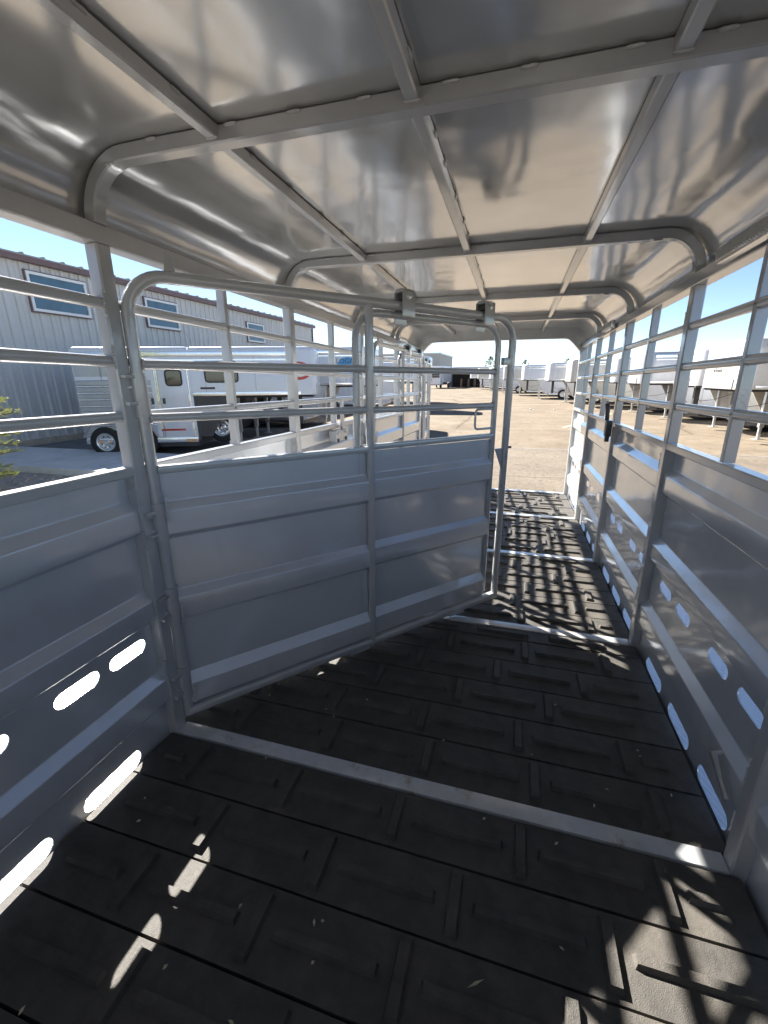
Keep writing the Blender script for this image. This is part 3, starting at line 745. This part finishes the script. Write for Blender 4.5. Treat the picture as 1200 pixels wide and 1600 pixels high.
def window_on(root, x0, x1, z0, z1, y, side=-1, name='window'):
    r = 0.09; o = []
    def outline(g):
        return [(cx, cz) for (cx, cz) in
                arc((x1-r, z1-r), r+g, 0, 90, 4) + arc((x0+r, z1-r), r+g, 90, 180, 4) + arc((x0+r, z0+r), r+g, 180, 270, 4) + arc((x1-r, z0+r), r+g, 270, 360, 4)]
    mb = MB(); a = outline(0.0); b = outline(-0.035); n = len(a)
    for yy in (y+side*0.012, y):
        for p in (a, b): mb.v += [(x, yy, z) for x, z in p]
    for i in range(n):
        j = (i+1) % n
        mb.f += [(i, j, n+j, n+i), (i, 2*n+i, 2*n+j, j), (n+i, n+j, 3*n+j, 3*n+i)]
    wo = mb.build(name, M['blackpaint'], root)
    mg = MB(); mg.v = [(x, y+side*0.005, z) for x, z in b]; mg.f = [tuple(range(n))]
    mg.build('pane', M['glass'], wo, smooth=False)
    return wo

def make_trailer(name, L=7.2, nose=2.4, wd=2.25, zb=0.34, zn=1.5, zt=2.72, skin='white', front=0.35, stock=0.0, wheels=(-5.6, -6.5), doors=2, windows=(), wall=None):
    """gooseneck trailer, nose tip at the origin, pointing to +X; ground at z=0"""
    root = thing(name, None, None); h = wd/2; m = M[skin]
    obj('body', rounded_box(-L, -nose, -h, h, zb, zt, 0.10, 0, name='body', m=m), root)
    obj('nose', rounded_box(-nose+0.002, 0, -h, h, zn, zt-.002, 0.10, front, name='nose', m=m), root)
    # roof rail, lower trims
    for s in (-1, 1):
        MB().box(-L+.02, -.45, s*h-(.0 if s > 0 else .03), s*h+(.03 if s > 0 else .0), zt-.22, zt-.12).build('roof_rail', M['trim'], root, bev=.008)
        MB().box(-L, -nose, s*h-(.0 if s > 0 else .035), s*h+(.035 if s > 0 else 0), zb-.03, zb+.09).build('lower_trim', M['trim'], root, bev=.008)
        MB().box(-nose, -.4, s*h-(.0 if s > 0 else .02), s*h+(.02 if s > 0 else 0), zn-.0, zn+.09).build('nose_trim', M['trim'], root, bev=.006)
    MB().box(-.0, .018, -h+front*.9, h-front*.9, zn, zn+.26).build('nose_band', M['silver'], root, bev=.005)
    # slanted wall under the nose
    mb = MB().add([(-nose-.01, -h+.02, zn), (-nose-.01, h-.02, zn), (-nose-.01, h-.02, zb), (-nose-.01, -h+.02, zb), (-nose+.32, -h+.02, zn-.002), (-nose+.32, h-.02, zn-.002), (-nose+.06, h-.02, zb), (-nose+.06, -h+.02, zb)],
        [(0, 1, 2, 3), (4, 7, 6, 5), (0, 4, 5, 1), (3, 2, 6, 7), (0, 3, 7, 4), (1, 5, 6, 2)])
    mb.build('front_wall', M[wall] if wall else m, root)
    MB().box(-nose+.1, -.1, -h+.1, h-.1, zn-.06, zn-.003).build('nose_floor', M['dark'], root)
    MB().box(-L+.1, -nose-.05, -h+.15, h-.15, zb-.16, zb-.035).build('chassis', M['black'], root)
    # coupler and jack legs
    MB().box(-.62, -.46, -.08, .08, .62, zn-.062).build('coupler', M['black'], root, bev=.01)
    for y in (-.62, .62):
        j = MB().box(-nose+.62, -nose+.74, y-.06, y+.06, .35, zn-.062).build('jack_leg', M['alu'], root, bev=.006)
        MB().box(-nose+.645, -nose+.715, y-.035, y+.035, .02, .35).box(-nose+.56, -nose+.8, y-.11, y+.11, 0, .02).build('jack_foot', M['alu'], j, bev=.003)
    wheel_parts(root, [(x, s*(h-.02)) for x in wheels for s in (-1,)])
    for x in wheels:
        o = obj('wheel', TYRE, root, (x, h-.02, .375), (0, 0, math.pi)); obj('rim', RIM, o); obj('hand_hole', HOLES, o)
    a, b = min(wheels)-.48, max(wheels)+.48
    for s in (-1, 1):
        y0, y1 = (s*h, s*(h+.14)) if s > 0 else (s*(h+.14), s*h)
        MB().add([(a, y0, .5), (a+.2, y0, .86), (b-.2, y0, .86), (b, y0, .5), (a, y1, .5), (a+.2, y1, .82), (b-.2, y1, .82), (b, y1, .5), ],
                 [(0, 1, 5, 4), (1, 2, 6, 5), (2, 3, 7, 6)]).build('fender', M['alu'], root)
    if stock:
        # slatted stock section at the back, both sides
        for s in (-1, 1):
            for k in range(9):
                z = .55 + k*.155
                prof = [(z-.06, .012), (z-.045, .03), (z+.045, .03), (z+.06, .012)]
                ya = s*h; mb = MB()
                for x in (-L+.02, -L+stock):
                    mb.v += [(x, ya, z-.066), *[(x, ya+s*d, zz) for zz, d in prof], (x, ya, z+.066)]
                mb.f += [(i, i+1, 7+i, 6+i) for i in range(5)] + [(0, 1, 2, 3, 4, 5)[::-1], (6, 7, 8, 9, 10, 11)]
                mb.build('slat', M['silver'], root)
            MB().box(-L+.02, -L+stock, s*h-.004, s*h+.014, 1.94, 2.5).build('upper_skin', M['silver'], root)
            for k in range(4):
                x0 = -L+.16+k*.42
                if x0+.3 < -L+stock: MB().box(x0, x0+.3, s*h-.002, s*h+.02, 2.0, 2.17).build('vent_opening', M['dark'], root)
    if doors:
        for (x0, x1) in ((-nose-.78, -nose-.09), (-nose-1.05, -nose-.86))[:2 if doors == 1 else 2]:
            d = MB().box(x0, x1, -h-.016, -h+.002, zb+.13, zt-.34).build('door', m, root, bev=.006)
            MB().box(x0-.035, x0-.006, -h-.022, -h, zb+.1, zt-.3).box(x1+.006, x1+.035, -h-.022, -h, zb+.1, zt-.3).build('door_edge', M['trim'], d)
            MB().box(x0+.05, x0+.11, -h-.035, -h-.014, 1.28, 1.42).build('door_handle', M['black'], d, bev=.006)
            MB().box(x0+.18, x0+.5, -h-.022, -h-.014, zb+.26, zb+.31).build('reflector', M['redlens'], d)
            for zz in (zb+.3, 1.35, 2.1): MB().box(x1-.02, x1+.03, -h-.034, -h-.015, zz, zz+.16).build('door_hinge', M['zinc'], d)
    for (x0, x1, z0, z1) in windows: window_on(root, x0, x1, z0, z1, -h-.016 if (doors and x1 < -nose) else -h)
    # sheet seams, belt line and rub rail on both sides
    for s in (-1, 1):
        x = -L+.62
        while x < -.5:
            if not (doors and s < 0 and -nose-1.15 < x < -nose):
                z0 = zb+.1 if x < -nose else zn+.1
                MB().box(x-.012, x+.012, s*h-.004, s*h+.004, z0, zt-.23).build('sheet_seam', M['silver'], root)
            x += 1.21
        MB().box(-L+.03, -.5, s*h-.006, s*h+.006, zt-.33, zt-.29).build('belt_line', M['trim'], root)
    # safety chain, light cord and drop panel under the nose
    MB().tube([(-.54, .05, .8), (-.9, .2, .62), (-1.4, .35, .66), (-nose+.3, .4, .95)], .014, 6).build('safety_chain', M['rustchain'], root)
    MB().tube([(-.5, -.05, 1.2), (-.75, -.12, .95), (-1.2, -.2, 1.0), (-nose+.35, -.2, 1.25)], .009, 6).build('light_cord', M['black'], root)
    for y0 in (-h+.03, h-.05):
        MB().add([(-nose, y0, zn-.002), (-nose+.95, y0, zn-.002), (-nose+.35, y0, zb+.1), (-nose, y0, zb+.1), (-nose, y0+.02, zn-.002), (-nose+.95, y0+.02, zn-.002), (-nose+.35, y0+.02, zb+.1), (-nose, y0+.02, zb+.1)],
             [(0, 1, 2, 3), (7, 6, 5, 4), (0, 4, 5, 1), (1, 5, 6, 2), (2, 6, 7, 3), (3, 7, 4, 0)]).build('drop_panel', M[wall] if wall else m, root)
    for (x0, x1, z0, z1) in windows[:1]: window_on(root, x0, x1, z0, z1, h, 1)
    for x in (-L+.3, -nose-.3): MB().box(x, x+.28, -h-.036, -h-.02, zb-.02, zb+.05).build('side_marker', M['amber'], root)
    return root

def place(o, x, y, ang): o.matrix_world = Matrix.Translation((x, y, 0)) @ Matrix.Rotation(R(ang), 4, 'Z')
def decal_text(root, s, size, x, z, y, m, front=False):
    o = obj('lettering', text_mesh(s, size, M[m]), root, (x, y, z) if not front else (y, x, z), (R(90), 0, 0) if not front else (R(90), 0, R(90)))
    return o
def disc(root, name, m, x, z, y, rx, rz, a0=0, a1=360, front=False, t=.003):
    n = 28; pts = [(x+rx*math.cos(R(a0+(a1-a0)*i/n)), z+rz*math.sin(R(a0+(a1-a0)*i/n))) for i in range(n+1 if a1-a0 < 360 else n)]
    mb = MB(); k = len(pts)
    for d in (0, t):
        mb.v += [((px, y-d, pz) if not front else (y+d, px, pz)) for px, pz in pts]
    mb.f = [tuple(range(k)), tuple(range(k, 2*k))[::-1]] + [(i, (i+1) % k, k+(i+1) % k, k+i) for i in range(k)]
    return mb.build(name, M[m], root, smooth=False)

GRP = 'horse and stock trailers parked in the yard'
# left: white living-quarter trailer beside the building
TH = 22; cN, sN = math.cos(R(TH)), math.sin(R(TH))
NX, NY = -6.4+3.05*cN-1.1*sN, 9.4+3.05*sN+1.1*cN
t1 = make_trailer('horse_trailer', L=5.75, nose=3.05, wd=2.2, zb=.36, zn=1.46, zt=2.62, stock=1.75, wheels=(-5.28, -4.42), front=.12, doors=1, wall='nose_shade',  # shade under the nose is put into the dark front wall and drop panels
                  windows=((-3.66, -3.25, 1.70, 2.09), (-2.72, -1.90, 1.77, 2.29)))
place(t1, NX, NY, TH)
sw = obj('spare_wheel', TYRE, t1, (-2.52, -.72, .64)); obj('rim', RIM, sw); obj('hand_hole', HOLES, sw)
hh = -1.1
disc(t1, 'logo_swoosh', 'red', -.42, 2.04, hh-.001, .32, .22)
disc(t1, 'logo_field', 'white', -.45, 2.055, hh-.004, .31, .165)
decal_text(t1, 'BEND', .19, -.46, 2.0, hh-.008, 'ink')
MB().box(-2.85, -2.5, hh-.006, hh, 1.62, 1.67).build('vent_grille', M['blackpaint'], t1)
tag(t1, 'white horse trailer with a side door and red oval logo beside the metal building', 'horse trailer', GRP)

t2 = make_trailer('horse_trailer', L=7.6, nose=2.6, wd=2.25, zb=.34, zn=1.58, zt=2.92, front=.45, doors=False, windows=((-4.6, -3.9, 1.8, 2.2),))
place(t2, -3.9, 16.75, 8)
disc(t2, 'logo_arch', 'blue', -.86, 2.30, -1.126, .36, .26, 0, 180)
disc(t2, 'logo_base', 'blue', -.86, 2.10, -1.126, .34, .14, 180, 360)
decal_text(t2, 'LOGAN', .24, -.86, 2.42, -1.131, 'ink')
tag(t2, 'white trailer nose with blue arched LOGAN logo, left of the half-open gate', 'horse trailer', GRP)

# added behind the first; its dark skin paints the shade under that nose
t3 = make_trailer('horse_trailer', L=4.7, nose=1.9, wd=2.2, zb=.4, zn=1.5, zt=2.55, front=.3, doors=False, wheels=(-3.1, -3.95), skin='nose_shade')
place(t3, -5.75, 13.6, 14)
tag(t3, 'added trailer close behind the white trailer with the side door, dark skin painting the shade under its nose', 'horse trailer', GRP)

protoA = t2
def variant(src, x, y, ang, label, sc=1.0):
    o = copy_tree(src)
    for ch in list(o.children):
        if ch.name.startswith(('logo', 'lettering')): bpy.data.objects.remove(ch, do_unlink=True)
    place(o, x, y, ang); o.scale = (sc, sc, sc); tag(o, label, 'horse trailer', GRP); return o
variant(t2, -3.4, 25.6, 4, 'white trailer throwing a blue shadow across the yard behind the slide gate')
variant(t2, -5.6, 33.5, 6, 'white trailer far back on the left, between the gate rails')

# right row, noses toward the yard
tJ = make_trailer('stock_trailer', L=7.4, nose=2.3, wd=2.2, zb=.36, zn=1.48, zt=2.74, front=.28, doors=False, skin='cream', windows=((-4.0, -2.9, 1.85, 2.2),))
place(tJ, 6.75, 14.9, 183)
decal_text(tJ, 'JM', .26, -.1, 2.14, .006, 'ink', True)
decal_text(tJ, 'RUNNER', .13, -.1, 1.95, .006, 'ink', True)
tag(tJ, 'cream stock trailer with small JM lettering on its nose, behind the right rails', 'stock trailer', GRP)
tA = make_trailer('stock_trailer', L=7.8, nose=2.4, wd=2.2, zb=.36, zn=1.5, zt=2.75, front=.5, doors=False, skin='silver', stock=3.2, wheels=(-5.0, -5.9), windows=((-3.6, -2.6, 1.8, 2.15),))
place(tA, 7.4, 11.6, 182)
tag(tA, 'silver stock trailer with rounded nose at the right edge of the view', 'stock trailer', GRP)
tB = make_trailer('horse_trailer', L=7.4, nose=2.2, wd=2.25, zb=.34, zn=1.5, zt=2.7, front=.5, doors=False, skin='white', wheels=(-3.3, -4.2), windows=((-2.9, -1.9, 1.85, 2.2),))
place(tB, 6.9, 18.3, 182)
tag(tB, 'white trailer with a long dark side window and spoked wheel, right row', 'horse trailer', GRP)
def vr(src, x, y, ang, label, logo=None):
    o = variant(src, x, y, ang, label)
    if logo:
        disc(o, 'logo_badge', logo, 0.0, 2.25, .004, .16, .26, front=True)
    return o
vr(tA, 6.2, 22.2, 182, 'silver trailer with rounded nose standing beyond the white one on the right')
vr(tB, 5.9, 26.2, 181, 'white trailer with a red badge on its nose, right row', 'red')
vr(tJ, 4.3, 30.0, 181, 'cream trailer with a dark brown badge just left of the rear post', 'brownink')
vr(tB, 3.3, 34.4, 180, 'white trailer with a brown badge, second from the rear post', 'brownink')
vr(tB, 1.7, 40.0, 180, 'white trailer with side window in the middle of the far row')
vr(tJ, 0.1, 46.0, 178, 'cream trailer seen between the two gate stiles', 'brownink')
vr(tB, -1.6, 52.5, 178, 'white trailer near the far end of the right row')
vr(tB, -5.0, 66.5, 175, 'small white trailer farthest away, right of the dark shed')
vr(tJ, -3.4, 60.0, 176, 'cream trailer at the far end of the right row')

# ------------------------------------------------------------------ far end of the yard
def shed():
    s = thing('open_shed', 'low shed with a dark open front at the far end of the yard', 'shed', Matrix.Translation((-6.6, 76, 0)))
    MB().box(-3.2, -2.9, -.1, 5, 0, 2.9).box(2.9, 3.2, -.1, 5, 0, 2.9).build('side_wall', M['white'], s)
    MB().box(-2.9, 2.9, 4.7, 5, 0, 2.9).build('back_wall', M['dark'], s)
    MB().box(-3.5, 3.5, -.5, 5.2, 2.9, 3.25).build('roof', M['white'], s, bev=.03)
    for x in (-.9, .3, 1.3):
        tag(obj('rusty_post', MB().lathe([(0, 0), (.17, 0), (.18, .3), (.17, .6), (.18, .9), (.17, 1.35), (0, 1.35)], 'Z', n=14).mesh('barrel_stack', M['rust']), None, (-6.6+x, 76.6, 0)),
            {-.9: 'leftmost rust red post in front of the dark shed', .3: 'middle rust red post in front of the dark shed', 1.3: 'rightmost rust red post in front of the dark shed'}[x], 'post', 'rust red posts at the shed')
shed()
def truck():
    t = thing('box_truck', 'white box truck parked left of the dark shed', 'truck', Matrix.Translation((-10.6, 70, 0)) @ Matrix.Rotation(R(-95), 4, 'Z'))
    obj('cargo_box', rounded_box(-5.2, 0, -1.2, 1.2, .9, 3.3, .05, 0, name='cargo_box', m=M['white']), t)
    obj('cab', rounded_box(.05, 1.9, -1.05, 1.05, .6, 2.4, .18, .2, name='cab', m=M['white']), t)
    MB().box(1.2, 1.92, -.95, .95, 1.6, 2.15).build('windscreen', M['glass'], t, bev=.02)
    MB().box(-5.1, 1.7, -.5, .5, .5, .9).build('chassis', M['black'], t)
    wheel_parts(t, [(-4.0, -.95), (-4.0, .95), (1.0, -.95), (1.0, .95)])
truck()
def far_building():
    b = thing('warehouse', 'tall pale grey warehouse in the distance behind the trailers', 'building', Matrix.Translation((-24, 118, 0)))
    MB().box(-16, 6, 0, 24, 0, 7.2).build('wall', M['tan'], b)
    MB().box(-16.3, 6.3, -.3, 24.3, 7.2, 7.6).build('roof', M['white'], b)
    for k in range(4): 
        wn = MB().box(-13+k*4.6, -10.6+k*4.6, -.06, .0, 3.6, 5).build('window', M['bglass'], b)
far_building()
def leafy_tree(x, y, h, label, seed):
    rnd = random.Random(seed)
    t = thing('tree', label, 'tree', Matrix.Translation((x, y, 0)), 'trees on the far horizon')
    MB().tube([(0, 0, 0), (.1, 0, h*.3), (0, .1, h*.6)], .16, 7).build('trunk', M['bark'], t)
    mb = MB()
    for i in range(420):
        a = rnd.uniform(0, 6.28); rr_ = h*.3*math.sqrt(rnd.random()); z = h*(.3+.7*rnd.random())
        k = 1-abs((z/h-.6)/.42)**2; rr_ *= max(.1, k); p = Vector((rr_*math.cos(a), rr_*math.sin(a), z)); s = h*.045
        d = [Vector((rnd.uniform(-1, 1), rnd.uniform(-1, 1), rnd.uniform(-1, 1)))*s for _ in range(3)]
        mb.add([p+q for q in d], [(0, 1, 2)])
    mb.build('crown', M['leaf'], t, smooth=False)
for i, (x, y, h, l) in enumerate([(-7, 150, 7.5, 'small tree top above the shed roof on the horizon'), (-2, 160, 7.5, 'small tree on the horizon right of the shed'), (4, 170, 7.0, 'small tree on the horizon over the far trailers'), (16, 150, 6.5, 'low tree on the horizon behind the right trailers')]):
    leafy_tree(x, y, h, l, i)
def cone(x, y, label):
    r = thing('marker_cap', label, 'survey marker', Matrix.Translation((x, y, 0)), 'small caps on the yard surface')
    MB().lathe([(.0, .06), (.03, .055), (.045, .035), (.05, 0)], 'Z', n=12).build('cap', M['white'], r)
    MB().lathe([(.07, .01), (.07, 0), (.045, .01)], 'Z', n=12).build('rim', M['dark'], r)
cone(3.46, 26.4, 'small white cap lying on the yard, the right one')
cone(2.21, 26.7, 'small white cap lying on the yard, the left one')

# ------------------------------------------------------------------ plants by the building
def spruce():
    rnd = random.Random(21); x0, y0 = -7.62, 4.62
    t = thing('spruce_tree', 'young spruce with yellow-green sunlit branch tips at the left edge', 'spruce', Matrix.Translation((x0, y0, 0)))
    H = 4.2
    MB().sweep([(0.05*math.cos(a), 0.05*math.sin(a)) for a in [i*math.pi/4 for i in range(8)]], [(0, 0, 0), (0.01, 0, H*.5)], up=(0, 1, 0)).tube([(0.01, 0, H*.5), (0, 0, H)], .025, 7).build('trunk', M['bark'], t)
    nd = MB(); br = MB()
    for lev in range(20):
        z = .25 + lev*(H-.35)/20; Lb = (1.42*(1-z/H)+.22)*(min(1, .55+z*.33)); n = 9 if lev < 9 else 6
        for k in range(n):
            a = 2*math.pi*(k+rnd.random()*.5)/n + lev*.6; L = Lb*rnd.uniform(.8, 1.05)
            d = Vector((math.cos(a), math.sin(a), rnd.uniform(-.12, .15)))
            br.tube([Vector((0, 0, z)), Vector((0, 0, z))+d*L*.6+Vector((0, 0, -.03)), Vector((0, 0, z))+d*L], .007, 4)
            sid = Vector((-math.sin(a), math.cos(a), 0))
            for q in range(7):
                u = .3+.7*q/6; base = Vector((0, 0, z))+d*L*u
                for sg in (-1, 1, 0):
                    tw = (d*.8+sid*sg*.75+Vector((0, 0, rnd.uniform(-.35, .6)))).normalized(); tl = (.26*(1.05-u)+.09)*rnd.uniform(.8, 1.2)
                    for m_ in range(9):
                        p = base+tw*tl*m_/8
                        for _ in range(4):
                            nn = (tw*.7+Vector((rnd.uniform(-1, 1), rnd.uniform(-1, 1), rnd.uniform(-.6, 1)))).normalized()*rnd.uniform(.028, .05)
                            c = nn.cross(tw).normalized()*.0042
                            nd.add([p-c, p+c, p+nn], [(0, 1, 2)])
    br.build('branch', M['bark'], t); nd.build('crown', M['needle'], t, smooth=False)
spruce()
def shrub():
    rnd = random.Random(8)
    t = thing('barberry_shrub', 'dark purple shrub at the foot of the metal building', 'shrub', Matrix.Translation((-12.0, 8.15-1.9, 0)))
    MB().tube([(0, 0, 0), (.02, 0, .3)], .015, 6).build('stem', M['bark'], t)
    mb = MB()
    for i in range(500):
        p = Vector((rnd.gauss(0, .22), rnd.gauss(0, .22), abs(rnd.gauss(.3, .2)))); d = [Vector((rnd.uniform(-1, 1), rnd.uniform(-1, 1), rnd.uniform(-1, 1)))*.035 for _ in range(3)]
        mb.add([p+q for q in d], [(0, 1, 2)])
    mb.build('foliage', M['purple'], t, smooth=False)
shrub()
